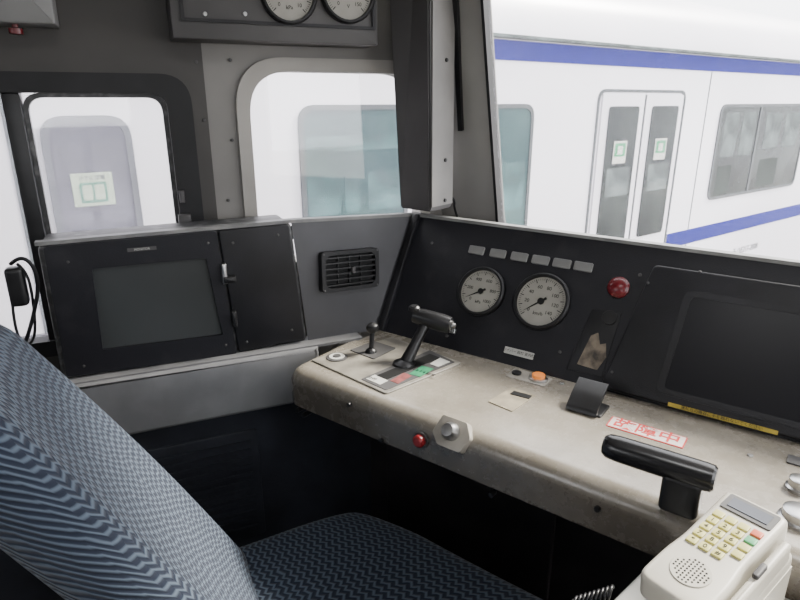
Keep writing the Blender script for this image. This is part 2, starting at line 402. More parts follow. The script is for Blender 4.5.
_,bi,bj=best
du=patch(min(1,bi+.05),bj)-patch(max(0,bi-.05),bj); dv=patch(bi,min(1,bj+.05))-patch(bi,max(0,bj-.05))
V=P(patch(bi,bj),du,dv)
V=V.off(.014)
x0=V.px(321,270)[0]; x1=V.px(378,270)[0]; y0_=V.px(348,290)[1]; y1_=V.px(348,250)[1]
vw=abs(x1-x0); vh=abs(y1_-y0_); vc=((x0+x1)/2,(y0_+y1_)/2)
vent=slab('air_vent',V,rnd(crect(*vc,vw,vh),.012),-.025,.006,rub,holes=[rnd(crect(*vc,vw-.022,vh-.02),.02)],parent=CON); lab(vent,'black rectangular louvred air vent')
slab('vent_cavity',V,crect(*vc,vw-.004,vh-.004),-.012,-.009,ink,parent=vent)
nl=6
for k in range(nl):
    slab('vent_louver',V,rnd(crect(vc[0],vc[1]-(vh-.02)/2+(vh-.02)*(k+.5)/nl,vw-.02,.0035),.001),-.009,.004,blkp,parent=vent)
for k in (-1,0,1):
    slab('vent_fin',V,crect(vc[0]+k*vw*.2,vc[1],.002,vh-.022),-.009,-.003,blkp,parent=vent)
slab('vent_knob',V,rnd(crect(vc[0]+.006,vc[1],.010,.018),.003),.002,.010,greyd,parent=vent,bev=.002)
for sx_ in (-1,1):
    for sy_ in (-1,1): cyl('screw',V,vc[0]+sx_*(vw/2-.006),vc[1]+sy_*(vh/2-.006),.0025,.006,.0075,greyd,vent)
# capping along the top
Ac=LU.w(*LU.px(35,245)); Bc=TLp; Cc=TRp; Dc=MP.w(1.25,mt)
def band(name,dep0,dep1,z0,z1,th,m):
    f=lambda p,n,d,z: tuple(p-n*d+Vector((0,0,z)))
    nl=Vector((LU.n.x,LU.n.y,0)).normalized(); nm=-BK; nv=(nl+nm).normalized()
    pr=[(Ac,nl),(Bc,(nl*.8+nv*.2).normalized()),(Cc,(nm*.8+nv*.2).normalized()),(Dc,nm)]
    fr_=[f(p,n,dep0,z0) for p,n in pr]; bk_=[f(p,n,dep1,z1) for p,n in pr]
    bm=bmesh.new(); A=[bm.verts.new(p) for p in fr_]; B_=[bm.verts.new(p) for p in bk_]
    A2=[bm.verts.new((p[0],p[1],p[2]-th)) for p in fr_]; B2=[bm.verts.new((p[0],p[1],p[2]-th)) for p in bk_]
    for i in range(3):
        bm.faces.new((A[i],A[i+1],B_[i+1],B_[i])); bm.faces.new((A2[i],B2[i],B2[i+1],A2[i+1]))
        bm.faces.new((A[i],A2[i],A2[i+1],A[i+1])); bm.faces.new((B_[i],B_[i+1],B2[i+1],B2[i]))
    bm.faces.new((A[0],B_[0],B2[0],A2[0])); bm.faces.new((A[3],A2[3],B2[3],B_[3]))
    bmesh.ops.recalc_face_normals(bm,faces=bm.faces)
    me=bpy.data.meshes.new(name); bm.to_mesh(me); bm.free(); M=recenter(me,Matrix.Identity(4)); return fin(me,name,M,m,CON,smooth=False)
band('console_capping',-.004,.014,.006,.007,.008,capm)
band('console_back_shelf',.014,.10,-.012,-.055,.01,blk)
# gauges
def gauge(PL,u,v,r,parent,nums,ang0=math.radians(225),sweep=math.radians(270),nd=.2,label=None,rimm=rub,unit='kPa'):
    c=PL.px(u,v)
    g=lathe('pressure_gauge',PL,*c,[(r*1.14,0),(r*1.14,.012),(r*1.08,.016),(r,.016),(r*.98,.006),(0,.006)],rimm,parent)
    if label: lab(g,label)
    lathe('dial_face',PL,*c,[(r*.99,.0062),(r*.99,.0072),(0,.0072)],dial,g)
    bm=bmesh.new(); N=50
    for k in range(N+1):
        a=ang0-sweep*k/N; big=k%5==0; r0=r*(.76 if big else .84); r1=r*.92; w=r*(.016 if big else .008)
        dr=Vector((math.cos(a),math.sin(a),0)); pr=Vector((-dr.y,dr.x,0))
        bm.faces.new([bm.verts.new(x) for x in (dr*r0+pr*w,dr*r0-pr*w,dr*r1-pr*w,dr*r1+pr*w)])
    me=bpy.data.meshes.new('m'); bm.to_mesh(me); bm.free()
    o=[fin(me,'m',PL.M(*c,.0076),ink,g,smooth=False)]
    for k,s in enumerate(nums):
        a=ang0-sweep*k/(len(nums)-1); o.append(text('t',s,PL,c[0]+r*.58*math.cos(a),c[1]+r*.58*math.sin(a),r*.2,ink,g,d=.0076))
    o.append(text('t',unit,PL,c[0],c[1]-r*.5,r*.2,ink,g,d=.0076))
    join(o,'dial_marks',g)
    a=ang0-sweep*nd; dr=Vector((math.cos(a),math.sin(a))); pr=Vector((-dr.y,dr.x)); cc=Vector(c)
    slab('needle',PL,[tuple(cc-dr*r*.25+pr*r*.05),tuple(cc-dr*r*.25-pr*r*.05),tuple(cc+dr*r*.8)],.0085,.0095,ink,parent=g)
    lathe('needle_hub',PL,*c,[(r*.13,.0076),(r*.13,.011),(0,.0115)],ink,g)
    return g
gauge(MP,482,292,.056,CON,['0','200','400','600','800','1000'],nd=.05,label='round cream double pressure gauge in black rim')
gauge(MP,542,302,.061,CON,['0','20','40','60','80','100','120','140'],nd=.02,label='round cream speedometer gauge in black rim',unit='km/h')
for k in range(6):
    c=MP.px(477+k*21.3,250.5+k*3.3)
    slab('indicator_lamp',MP,rnd(crect(*c,.044,.022),.004),0,.005,indic,parent=CON,bev=.0015)
c=MP.px(619,288); lathe('red_lamp',MP,*c,[(.024,0),(.024,.008),(.020,.012),(.016,.016),(0,.019)],dred,CON)
c=MP.px(610,318); cyl('key_socket',MP,*c,.017,0,.006,blkp,CON)
c=MP.px(519,353); n=slab('name_plate',MP,rnd(crect(*c,.075,.016),.002),0,.002,wht,parent=CON)
text('plate_lettering','ワイパー 前灯 室内灯',MP,*c,.0085,ink,n,d=.0025)
c=MP.px(594,350)
slab('sticker_pocket',MP,rnd(MP.pp([(566,369),(592,309),(622,312),(602,377)]),.006),0,.0015,blk,parent=CON,bev=.001)
slab('torn_sticker',MP,[(c[0]-.028,c[1]-.04),(c[0]+.018,c[1]-.042),(c[0]+.03,c[1]-.01),(c[0]+.022,c[1]+.02),(c[0]+.01,c[1]+.015),(c[0],c[1]+.04),(c[0]-.014,c[1]+.03),(c[0]-.02,c[1])],0.0015,.0025,mat('old_paper',(.19,.155,.115),.8,col2=(.035,.03,.025),scale=30),parent=CON)
for (u,v) in ((451,323),(453,331)):
    c=MP.px(u,v); slab('rocker_switch',MP,rnd(crect(*c,.018,.013),.002),0,.008,blkp if v<326 else steel,parent=CON,bev=.002)
for (u,v) in ((432,243),(430,325),(640,275),(560,352),(447,336)):
    c=MP.px(u,v); cyl('screw',MP,*c,.004,0,.002,greyd,CON)
for (u,v) in ((476,353),(562,384),(750,456)):
    c=DK.px(u,v); cyl('screw',DK,*c,.005,0,.003,steel,CON)
sb=DK.px(526,380)[0]
slab('button_plate',DK,rnd(crect(sb,-.036,.095,.052),.006),0,.002,pale,parent=CON,bev=.001)
c=(DK.px(538,380)[0],-.034); b=cyl('orange_button',DK,*c,.021,0.002,.007,steel,CON); cyl('button_cap',DK,*c,.0145,.007,.014,orange,b)
c=(DK.px(512,378)[0],-.037); cyl('black_button',DK,*c,.011,0.002,.007,blkp,CON)
sl=slab('card_slot_plate',DK,rnd(DK.pp([(488,402),(512,412),(536,396),(512,388)]),.003),0,.002,beige,parent=CON); lab(sl,'small beige metal plate')
slab('slot',DK,DK.pp([(510,395),(529,400),(532,397),(514,392)]),.002,.0035,ink,parent=CON)
DFo=DK.w(fl[0],fl[1],0); DF=P(DFo,DK.w(*fr)-DFo,(0,0,1))
c=DF.px(422,439); b=cyl('emergency_button',DF,*c,.018,-.01,.006,greyd,CON); lathe('button_cap',DF,*c,[(.013,.006),(.013,.014),(.009,.018),(0,.019)],mat('stop_red',(.28,.015,.018),.35,var=.1),b)
FC=P(DF.w(DF.px(452,430)[0],-.012,.004),DF.ex,(DF.n*-.75+Vector((0,0,1))))
hx=FC.px(452,432)
hp=slab('switch_plate',FC,rnd([(hx[0]-.04,hx[1]-.012),(hx[0]-.02,hx[1]-.032),(hx[0]+.03,hx[1]-.032),(hx[0]+.042,hx[1]+.0),(hx[0]+.025,hx[1]+.026),(hx[0]-.03,hx[1]+.026)],.005),-.018,.003,pale,parent=CON,bev=.001)
lathe('rotary_switch',FC,*hx,[(.018,.003),(.018,.010),(.014,.018),(.012,.024),(0,.025)],steel,hp)
for u,v in ((382,440),(492,494),(598,508),(350,404)):
    c=DF.px(u,v); lathe('bolt',DF,*c,[(.005,-.01),(.005,.006),(0,.007)],blkp,CON)
for u,v in ((298,410),(304,415)):
    c=DF.px(u,v); lathe('bolt',DF,*c,[(.006,-.02),(.006,.004),(0,.005)],blkp,CON)
# ---------------------------------------------------------------- side console (phone stand)
SC=P((0,0,.74),EX,BK)
c1=SC.px(664,548); c2=SC.px(604,608)
SCT=T('side_cabinet','pale grey side cabinet beside the desk, carrying the telephone','cabinet',SC.w(c1[0]+.25,c1[1]-.3,-.74))
slab('cabinet_top',SC,rnd([(c1[0],c1[1]),(c1[0]+.6,c1[1]),(c1[0]+.6,c1[1]-.75),(c2[0]-.02,c1[1]-.75),c2],.01),-.03,0,mat('pale_grey',(.27,.27,.26),.45,var=.1),parent=SCT,bev=.006)
slab('cabinet_body',SC,rnd([(c1[0]+.03,c1[1]-.01),(c1[0]+.58,c1[1]-.01),(c1[0]+.58,c1[1]-.74),(c1[0]+.03,c1[1]-.74)],.01),-.74,-.03,greyd,parent=SCT)
# ---------------------------------------------------------------- master controller
MC=T('master_controller','black T-handle power controller lever on printed metal plate','control lever',DK.w(*DK.px(405,366)))
pl=slab('controller_plate',DK,rnd(DK.pp([(311,361),(386,395),(462,364),(392,338)]),.008),0,.004,mat('slot_plate',(.27,.25,.21),.35,scale=22,col2=(.12,.11,.095),lo=.35,hi=.75,detail=8),parent=MC,bev=.0015)
slab('slot_surround',DK,rnd(DK.pp([(361,381),(386,392),(455,364),(430,352)]),.004),.004,.0052,greyd,parent=pl)
slab('green_marking',DK,DK.pp([(409,376),(420,379),(434,371),(422,368)]),.0052,.0058,green,parent=pl)
slab('red_marking',DK,DK.pp([(390,383),(398,386),(412,378),(404,375)]),.0052,.0058,mat('faded_red',(.20,.055,.05),.5,var=.3,scale=60),parent=pl)
slab('lever_slot',DK,rnd(DK.pp([(376,378),(386,382),(440,360),(430,356)]),.003),.0052,.0062,ink,parent=pl)
slab('white_marking',DK,DK.pp([(366,381),(380,387),(388,383),(375,377)]),.0052,.0062,wht,parent=pl)
slab('white_marking',DK,DK.pp([(430,366),(438,369),(450,364),(440,360)]),.0052,.0062,wht,parent=pl)
text('plate_lettering','力行',DK,*DK.px(372,381),.012,ink,pl,d=.0066)
text('plate_lettering','切 1 2 3 4 非常',DK,*DK.px(421,374),.012,ink,pl,d=.0066)
b0=DK.w(*DK.px(404,366)); b1=b0+Vector((.055,.05,.095))
tube('lever_arm',[b0+Vector((0,0,.0)),b0*.5+b1*.5,b1],.013,blkp,MC,bez=False,radii=[1.3,1,1])
lathe('lever_boot',DK,*DK.px(404,366),[(.028,.004),(.026,.010),(.014,.016),(0,.018)],blkp,MC)
gx=b1+Vector((-.030,.012,.012)); gy=b1+Vector((.055,-.022,-.002))
tube('lever_grip',[gx,gx*.75+gy*.25,gx*.25+gy*.75,gy],.021,blkp,MC,bez=False,radii=[.85,1,1.05,.95])
GD=(gy-gx).normalized(); GP=P(gy,Vector((0,0,1)).cross(GD),(0,0,1))
if GP.n.dot(GD)<0: GP=P(gy,-GP.ex,(0,0,1))
lathe('grip_button',GP,0,0,[(.012,0),(.012,.005),(.007,.007),(.005,.013),(0,.014)],mat('dull_steel',(.25,.25,.25),.4,1,var=.1),MC)
lathe('grip_end',P(gx+Vector((0,0,.012)),(1,0,0),(0,1,0)),0,0,[(.014,0),(.014,.008),(.010,.012),(0,.012)],blkp,MC)
# reverser
RV=T('reverser_lever','small black ball-topped direction lever on square plate','control lever',DK.w(*DK.px(372,355)))
slab('lever_plate',DK,rnd(DK.pp([(350,352),(374,361),(396,350),(374,343)]),.004),0.004,.006,greyd,parent=RV)
r0=DK.w(*DK.px(371,354)); r1=r0+Vector((.004,.01,.062))
tube('lever_arm',[r0,r1],.006,blkp,RV,bez=False)
lathe('lever_knob',P(r1,(1,0,0),(0,1,0)),0,0,[(.006,-.01),(.013,-.004),(.016,.004),(.014,.012),(.007,.017),(0,.018)],blkp,RV)
lathe('lever_boot',DK,*DK.px(371,354),[(.015,.006),(.012,.012),(.006,.016),(0,.016)],blkp,RV)
KS=lathe('key_switch',DK,*DK.px(337,359),[(.026,.004),(.026,.006),(.022,.007),(.0,.007)],greyd); KS['label']='round ringed key switch set in the controller plate'; KS['category']='switch'
lathe('key_ring',DK,*DK.px(337,359),[(.019,.007),(.019,.008),(0,.008)],wht,KS); lathe('key_barrel',DK,*DK.px(337,359),[(.010,.008),(.009,.010),(0,.010)],greyd,KS)
# document holder
WG=T('document_holder','slim black tilted wedge flap standing on the desk','holder',DK.w(*DK.px(590,406)))
WP=P(DK.w(*DK.px(586,408)),BK,(0,0,1))
slab('holder_flap',WP,rnd([(-.034,.003),(-.030,.012),(-.004,.032),(.034,.050),(.036,.045),(.002,.026),(-.020,.012),(-.022,.003)],[.002,.006,.012,.003,.003,.012,.006,.002],seg=6),-.031,.031,blkp,parent=WG)
slab('holder_base',DK,rnd([(q[0],q[1]) for q in crect(*DK.px(590,408),.064,.06)],.006),0,.004,blkp,parent=WG,bev=.002)
# sign card
SG=T('warning_sign','pale card with red border and bold red lettering on desk','sign',DK.w(*DK.px(646,435)))
cx,cy=DK.px(646,432)
sw=.140; shh=.044
slab('sign_border',DK,rnd(crect(cx,cy,sw,shh),.003),0,.0012,redink,parent=SG)
slab('sign_card',DK,crect(cx,cy,sw-.005,shh-.005),.0012,.0016,mat('sign_paper',(.58,.50,.47),.5,var=.08,scale=20),parent=SG)
for k,ch in enumerate('故障中'):
    text('sign_lettering',ch,DK,cx+(k-1)*.041,cy,.041,redink,SG,d=.0019,bold=.0005)
# brake handle
BH=T('brake_handle','black horizontal grip brake handle on short post','brake handle',DK.w(*DK.px(678,506)))
gz=.872
h0=H(606,445,gz); h1=H(714,481,gz-.003)
pd=(h1-h0).normalized()
pc=h0+pd*(h1-h0).length*.75
PM=Matrix.Translation((pc.x,pc.y,.833))@Matrix.Rotation(math.atan2(pd.y,pd.x),4,'Z')
rbox('handle_post',(.056,.042,.064),.009,PM,blkp,BH,N=4)
HL=(h1-h0).length
HPm=P(h0,Vector((0,0,1)).cross(pd),Vector((0,0,1)))
if HPm.n.dot(pd)<0: HPm=P(h0,-HPm.ex,(0,0,1))
gloss=mat('glossy_black_grip',(.010,.010,.011),.26,var=.2,spec=.5)
lathe('handle_grip',HPm,0,0,[(0,-.004),(.015,-.003),(.0195,.004),(.021,.02),(.0215,HL*.5),(.0215,HL-.012),(.0205,HL-.002),(.017,HL+.002),(0,HL+.002)],gloss,BH)
# ---------------------------------------------------------------- right display
RD=T('display_unit','black framed dark monitor with yellow label strip, set in console','monitor',MP.w(.75,0))
hd=.018
MQ=MP.off(hd)
q=[MQ.px(602,376),MQ.px(654,264)]
sR=1.22
slab('display_housing',MP,rnd([(q[0][0],.004),(sR,.004),(sR,q[1][1]),(q[1][0],q[1][1])],.012),0,hd,blk,parent=RD,bev=.005)
i0=MQ.px(655,392); i1=MQ.px(686,290)
slab('display_bezel',MQ,rnd([(i0[0],i0[1]),(sR-.03,i0[1]),(sR-.03,i1[1]),(i1[0],i1[1])],.02),0,.002,blk,
     holes=[rnd([(i0[0]+.014,i0[1]+.012),(sR-.045,i0[1]+.012),(sR-.045,i1[1]-.012),(i1[0]+.014,i1[1]-.012)],.012)],parent=RD)
slab('display_screen',MQ,[(i0[0]+.01,i0[1]+.01),(sR-.04,i0[1]+.01),(sR-.04,i1[1]-.01),(i1[0]+.01,i1[1]-.01)],0.0003,.0012,screenb,parent=RD)
y0=MQ.px(668,404); y1=MQ.px(778,433)
yy=(y0[1]+y1[1])/2
ys=slab('label_strip',MQ,crect((y0[0]+y1[0])/2,yy,abs(y1[0]-y0[0]),.008),0,.001,yel,parent=RD); lab(ys,'narrow yellow label strip')
text('strip_lettering','運転台の機器に手を触れないでください',MQ,(y0[0]+y1[0])/2,yy,.008,ink,ys,d=.0014)
for u,v in ((648,283),(612,372),(700,272)):
    c=MQ.px(u,v); cyl('screw',MQ,*c,.003,0,.002,greyd,RD)
# ---------------------------------------------------------------- left display
LD=T('display_unit','black cased switched-off monitor with side hinge cover on ledge','monitor',LU.w(.25,0,-.08))
slab('display_housing',LU,rnd(LU.pp([(62,378),(37,246),(291,223),(307,340)]),.012),-.13,0,edgem,parent=LD,bev=.005)
LQ=LU.off(.014)
slab('display_frame',LU,rnd(LQ.pp([(67,377),(43,247),(216,231),(237,354)]),.008),-.002,.014,blkr,
     holes=[rnd(LQ.pp([(103,350),(92,269),(206,258),(223,335)]),.004)],parent=LD)
slab('display_screen',LU,rnd(LQ.pp([(103,350),(92,269),(206,258),(223,335)]),.004),.001,.005,screen,parent=LD)
c=LQ.px(142,249); p_=slab('name_plate',LQ,crect(*c,.06,.008),0,.001,greyd,parent=LD); text('plate_lettering','MONITOR',LQ,*c,.007,wht,p_,d=.0014)
slab('side_cover',LU,rnd(LQ.pp([(239,353),(218,231),(289,224),(306,339)]),.008),-.002,.012,blk,parent=LD,bev=.004)
for (u,v,h) in ((224,273,.05),(234,318,.04)):
    c=LQ.px(u,v); hg=slab('hinge',LQ,rnd(crect(*c,.012,h),.003),0,.012,steel if v<300 else blkp,parent=LD,bev=.003)
c=LQ.px(229,278); slab('latch',LQ,rnd(crect(*c,.028,.014),.003),.004,.02,blkp,parent=LD,bev=.003)
for u,v in ((68,262),(84,366),(208,243),(226,345),(233,243),(292,330),(278,235),(247,342)):
    c=LQ.px(u,v); cyl('screw',LQ,*c,.003,-.002,.002,greyd,LD)
# microphone beside monitor
CB=T('microphone','black hand microphone with coiled cable hanging beside the monitor','microphone',LU.w(-.05,0.1))
rbox('microphone_body',(.035,.03,.085),.010,Matrix.Translation(LU.w(*LU.px(18,285),.01))@Matrix.Rotation(.4,4,'Z'),blkp,CB,N=4)
pts=[LU.w(*LU.px(u,v),d) for u,v,d in ((12,262,.02),(22,252,.03),(36,262,.03),(40,285,.02),(34,315,.01),(26,342,.01),(22,350,-.02))]
tube('microphone_cable',pts,.004,rub,CB)
tube('microphone_cable',[LU.w(*LU.px(u,v),d) for u,v,d in ((14,300,.02),(16,330,.02),(28,347,.0),(36,335,.0),(34,300,.01),(28,270,.01),(18,262,.015))],.003,rub,CB)
# ---------------------------------------------------------------- corner cover box
PC=T('equipment_cover','tall near-black metal box cover on corner pillar','equipment box',(.07,1.64,1.12))
B=[H(400,208,1.12),H(430,212,1.12),H(452,207,1.12)]; B.append(B[0]+B[2]-B[1])
tops=[Vector((-.052,0,.98)),Vector((-.02,0,.98)),Vector((-.02,0,.98)),Vector((-.052,0,.98))]
bm=bmesh.new(); lo=[bm.verts.new(p) for p in B]; hi=[bm.verts.new(p+tops[i]) for i,p in enumerate(B)]
bm.faces.new(lo); bm.faces.new(list(reversed(hi)))
for i in range(4): bm.faces.new((lo[i],lo[(i+1)%4],hi[(i+1)%4],hi[i]))
bmesh.ops.recalc_face_normals(bm,faces=bm.faces); bmesh.ops.bevel(bm,geom=bm.edges[:],offset=.004,segments=2,affect='EDGES')
me=bpy.data.meshes.new('cover_body'); bm.to_mesh(me); bm.free(); fin(me,'cover_body',Matrix.Identity(4),mat('cover_paint',(.032,.030,.030),.5,var=.1),PC)
e=(B[2]-B[1]); CS=P(B[1],e,Vector((-.02,0,.98)))
slab('cover_side_panel',CS,rect(.004,.012,e.length-.004,.97),0.0,.004,mat('cover_side_paint',(.15,.145,.138),.5,var=.1),parent=PC)
for v in (60,160,200):
    c=CS.px(444,v); cyl('screw',CS,e.length*.6,c[1],.005,.004,.008,blkp,PC)
CBL=tube('cable',[WF.w(*WF.px(u,v),.03) for u,v in ((449,150),(456,163),(447,178),(452,190),(460,196),(459,206),(466,222))],.0035,rub); CBL['label']='thin black cable looping down the pillar'; CBL['category']='cable'
st=slab('trim_2',WF,[WF.px(452,-30),WF.px(460,130),WF.px(464,130),WF.px(458,-30)],0,.012,blkp); struct(st,'narrow black strip on windscreen post','trim')
# ---------------------------------------------------------------- overhead boxes
OB=T('overhead_gauge_box','dark metal overhead box holding two round gauges','gauge box',WL.w(WL.px(280,20)[0],1.6,.05))
WO=WL.off(.10)
a=WO.px(173,38); b=WO.px(378,38)
slab('box_body',WL,rnd(rect(a[0],a[1],b[0],a[1]+.24),.004),0.001,.10,greyd,parent=OB,bev=.003)
slab('box_front_frame',WO,rect(a[0]+.02,a[1]+.035,b[0]-.008,a[1]+.22),0,.006,blk,holes=[rect(a[0]+.028,a[1]+.042,b[0]-.016,a[1]+.21)],parent=OB)
gauge(WO,288,-6,.058,OB,['0','2','4','6','8','10'],nd=.12,label='round white meter')
gauge(WO,347,-7,.060,OB,['0','30','60','90','120','150'],nd=.12,label='round white meter',unit='V')
for u in (205,245):
    c=WO.px(u,14); cyl('screw',WO,*c,.005,0,.003,steel,OB)
SB=T('switch_box','grey wall box with red pull knob above the window','switch box',WL.w(WL.px(20,10)[0],1.6,.05))
a=WO.px(-40,20); b=WO.px(55,20)
slab('box_body',WL,rnd(rect(a[0],a[1],b[0],a[1]+.2),.004),.005,.10,mat('box_grey',(.16,.16,.158),.5,var=.1),parent=SB,bev=.004)
c=WO.px(12,25); lathe('pull_knob',P(WL.w(c[0],a[1],.06),(1,0,0),(0,-1,0)),0,0,[(.006,0),(.006,.006),(.013,.008),(.013,.018),(0,.02)],dred,SB)
for u,v in ((196,62),(204,120),(230,60),(232,140),(228,200)):
    c=WL.px(u,v); s_=cyl('wall_screw',WL,*c,.004,.004 if u<213 else 0,.007,greyd); s_['label']='small steel screw in the wall panel'; s_['category']='screw'; s_['group']='wall panel screws'
# ---------------------------------------------------------------- seat
fdir=Vector((.866,.5,0)); wdir=Vector((-.5,.866,0))
R=Matrix.Identity(4)
for i,c in enumerate((fdir,wdir,Vector((0,0,1)))):
    for j in range(3): R[j][i]=c[j]
cfl=Vector((-.075,1.285,0)); cw=.48; cl=.46; cw2=.58
cc=cfl-fdir*cl/2-wdir*cw2/2
SE=T('driver_seat','driver seat upholstered in navy fabric with pale blue waves','seat',(cc.x,cc.y,0))
def dc(v):
    x,y,z=v; v.z+= .010*(abs(y)/.29)**2 - .02*max(0,x/.23)**3
    fx=(x+.23)/.46
    v.x+= fx*(.24*(.29-y)/.58) - .05*fx*max(0,(y-.1)/.19)**2 ; return v
rbox('seat_cushion',(cl,cw2,.11),.045,Matrix.Translation((cc.x,cc.y,.395))@R,FAB,SE,deform=dc,uv=lambda c:(c.y,c.x+c.z))
def db(v):
    x,y,z=v; t=(z+.35)/.70
    w=1-.24*max(0,(t-.35)/.65)**1.8
    v.y=y*w
    v.x=x+.055+ .026*(abs(y)/.24)**2.5*(1-t*.6) -.36*t -.01*t*t +.006*math.sin(t*math.pi)
    return v
bc=Vector((-.06,1.29,0))-fdir*(cl+.0)-wdir*cw/2
rbox('backrest',(.12,cw,.70),.058,Matrix.Translation((bc.x+.01,bc.y-.005,.755))@R,FAB,SE,N=30,deform=db,uv=lambda c:(c.y,c.z+c.x))
XYZ=P((cc.x,cc.y,0),fdir,wdir)
lathe('seat_pedestal',XYZ,0,0,[(.16,0),(.16,.02),(.05,.04),(.05,.30),(.12,.32),(.12,.345),(0,.345)],blkp,SE)
# ---------------------------------------------------------------- telephone
TE=T('telephone','off-white corded telephone handset with keypad resting in cradle','telephone',(.42,.6,.74))
PH=P((.32,.565,.835),Vector((.61,-.79,0)),(.171,.13,.028))
cr=[PH.px(634,577),PH.px(705,606),PH.px(790,513),PH.px(727,491)]
ax=(Vector(cr[3])+Vector(cr[2])-Vector(cr[0])-Vector(cr[1])).normalized()
PH=P(PH.w(*cr[0]),PH.ex*ax.y-PH.ey*ax.x,PH.ex*ax.x+PH.ey*ax.y)
c4=[PH.px(630,577),PH.px(710,613),PH.px(795,517),PH.px(725,490)]
Wd=(c4[1][0]+c4[2][0]-c4[0][0]-c4[3][0])/2; Ln=(c4[2][1]+c4[3][1]-c4[0][1]-c4[1][1])/2
xc=sum(p[0] for p in c4)/4; yc=sum(p[1] for p in c4)/4
X=lambda a: xc+a*Wd/2
Y=lambda b: yc+b*Ln/2
hs=slab('handset',PH,rnd([(X(-1),Y(-1)),(X(1),Y(-1)),(X(1.0),Y(-.4)),(X(.92),Y(-.1)),(X(.97),Y(1)),(X(-.97),Y(1)),(X(-.92),Y(-.1)),(X(-1.0),Y(-.4))],[.02,.02,.02,.03,.015,.015,.03,.02]),-.033,0,offw,parent=TE,bev=.007)
sp=cyl('speaker_grille',PH,X(0),Y(-.56),Wd*.28,0,.0015,offw,hs)
hl=[]
for i in range(-4,5):
    for j in range(-4,5):
        if i*i+j*j<=17: hl.append(slab('h',PH,circ(X(0)+i*Wd*.056,Y(-.56)+j*Wd*.056,Wd*.015,8),.0015,.002,ink,parent=sp))
join(hl,'grille_holes',sp)
nm='123456789*0#'
for r_ in range(5):
    for c_ in range(4):
        if r_==4 and c_==3: continue
        x=X(-.57+.38*c_); y=Y(.47-.15*r_)
        m=keyy
        if c_==3: m=keyr if r_==0 else (keyg if r_==1 else keyy)
        k=slab('key',PH,rnd(crect(x,y,Wd*.155,Ln*.057),.002),0,.003,m,parent=hs,bev=.001)
        if c_<3 and r_>0: text('key_digit',nm[(r_-1)*3+c_],PH,x,y,Ln*.045,ink,k,d=.0033)
slab('display_surround',PH,rnd(crect(X(0),Y(.77),Wd*.76,Ln*.15),.004),0,.002,greyd,parent=hs)
slab('display_window',PH,crect(X(0),Y(.77),Wd*.60,Ln*.09),.002,.003,lcd,parent=hs)
slab('cradle',PH,rnd([(X(-.8),Y(-.9)),(X(1.34),Y(-.9)),(X(1.34),Y(.85)),(X(-.8),Y(.85))],.012),-.060,-.034,offw,parent=TE,bev=.008)
slab('cradle_cheek',PH,rnd([(X(1.06),Y(-.6)),(X(1.34),Y(-.6)),(X(1.34),Y(.7)),(X(1.06),Y(.7))],.006),-.034,-.008,offw,parent=TE,bev=.005)
slab('hook_switch',PH,rnd([(X(1.10),Y(-.1)),(X(1.28),Y(-.1)),(X(1.28),Y(.15)),(X(1.10),Y(.15))],.004),-.008,-.002,greyd,parent=TE,bev=.002)
cq=[PH.w(X(a),Y(b),-.055) for a,b in ((-.75,-.8),(1.36,-.8),(1.36,.8),(-.75,.8))]
bm=bmesh.new(); hi=[bm.verts.new(p) for p in cq]; lo=[bm.verts.new((p.x,p.y,.741)) for p in cq]
bm.faces.new(hi); bm.faces.new(list(reversed(lo)))
for i in range(4): bm.faces.new((hi[i],lo[i],lo[(i+1)%4],hi[(i+1)%4]))
bmesh.ops.recalc_face_normals(bm,faces=bm.faces)
me=bpy.data.meshes.new('telephone_base'); bm.to_mesh(me); bm.free(); fin(me,'telephone_base',Matrix.Identity(4),offw,TE,smooth=False)
pts=[]; s_=H(612,592,.752); e_=H(572,604,.72)
for k in range(120):
    t=k/119; a=t*2*math.pi*9; c=s_.lerp(e_,t); pts.append(c+Vector((.008*math.cos(a)*.5,.008*math.cos(a),.008*math.sin(a))))
tube('telephone_cord',pts,.0022,blkp,TE)
for (u,v,r_) in ((800,489,.018),(799,521,.024)):
    c=DK.px(u,v); g=lathe('dimmer_knob',DK,*c,[(r_*1.2,0),(r_*1.2,.004),(r_,.006),(r_,.018),(r_*.8,.02),(0,.02)],steel); g['label']='round steel dimmer knob on the desk'; g['category']='knob'; g['group']='dimmer knobs on the desk'
    slab('knob_pointer',DK,crect(c[0],c[1]+r_*.4,.003,r_*.8),.02,.021,ink,parent=g)
c=DK.px(797,462); o_=slab('desk_switch_plate',DK,rnd(crect(c[0]+.01,c[1],.05,.03),.003),0,.003,greyd); o_['label']='small dark switch plate on desk'; o_['category']='plate'
# ---------------------------------------------------------------- train outside
TP=P((2.38,5.1,0),(.803,.596,0),(0,0,1))
TR=T('train','white commuter train with blue stripes parked on next track','train',TP.w(0,-1.6,-1.4))
sec=[(0,-.7),(0,1.74),(-.05,1.95),(-.2,2.12),(-.6,2.25),(-1.4,2.32),(-2.2,2.25),(-2.6,2.12),(-2.8,1.9),(-2.85,1.7),(-2.85,-.7)]
bm=bmesh.new(); A=[bm.verts.new(TP.w(-9,z,d)) for d,z in sec]; Bq=[bm.verts.new(TP.w(9,z,d)) for d,z in sec]
bm.faces.new(A); bm.faces.new(Bq)
for i in range(len(sec)): j=(i+1)%len(sec); bm.faces.new((A[i],A[j],Bq[j],Bq[i]))
bmesh.ops.recalc_face_normals(bm,faces=bm.faces)
me=bpy.data.meshes.new('car_body'); bm.to_mesh(me); bm.free(); fin(me,'car_body',Matrix.Identity(4),white,TR)
slab('roof_stripe',TP,rect(-9,1.625,9,1.735),0,.004,blue,parent=TR)
slab('rain_gutter',TP,rect(-9,1.742,9,1.765),0,.03,extl,parent=TR,bev=.006)
d0=TP.px(594,150)[0]; d1=TP.px(677,150)[0]
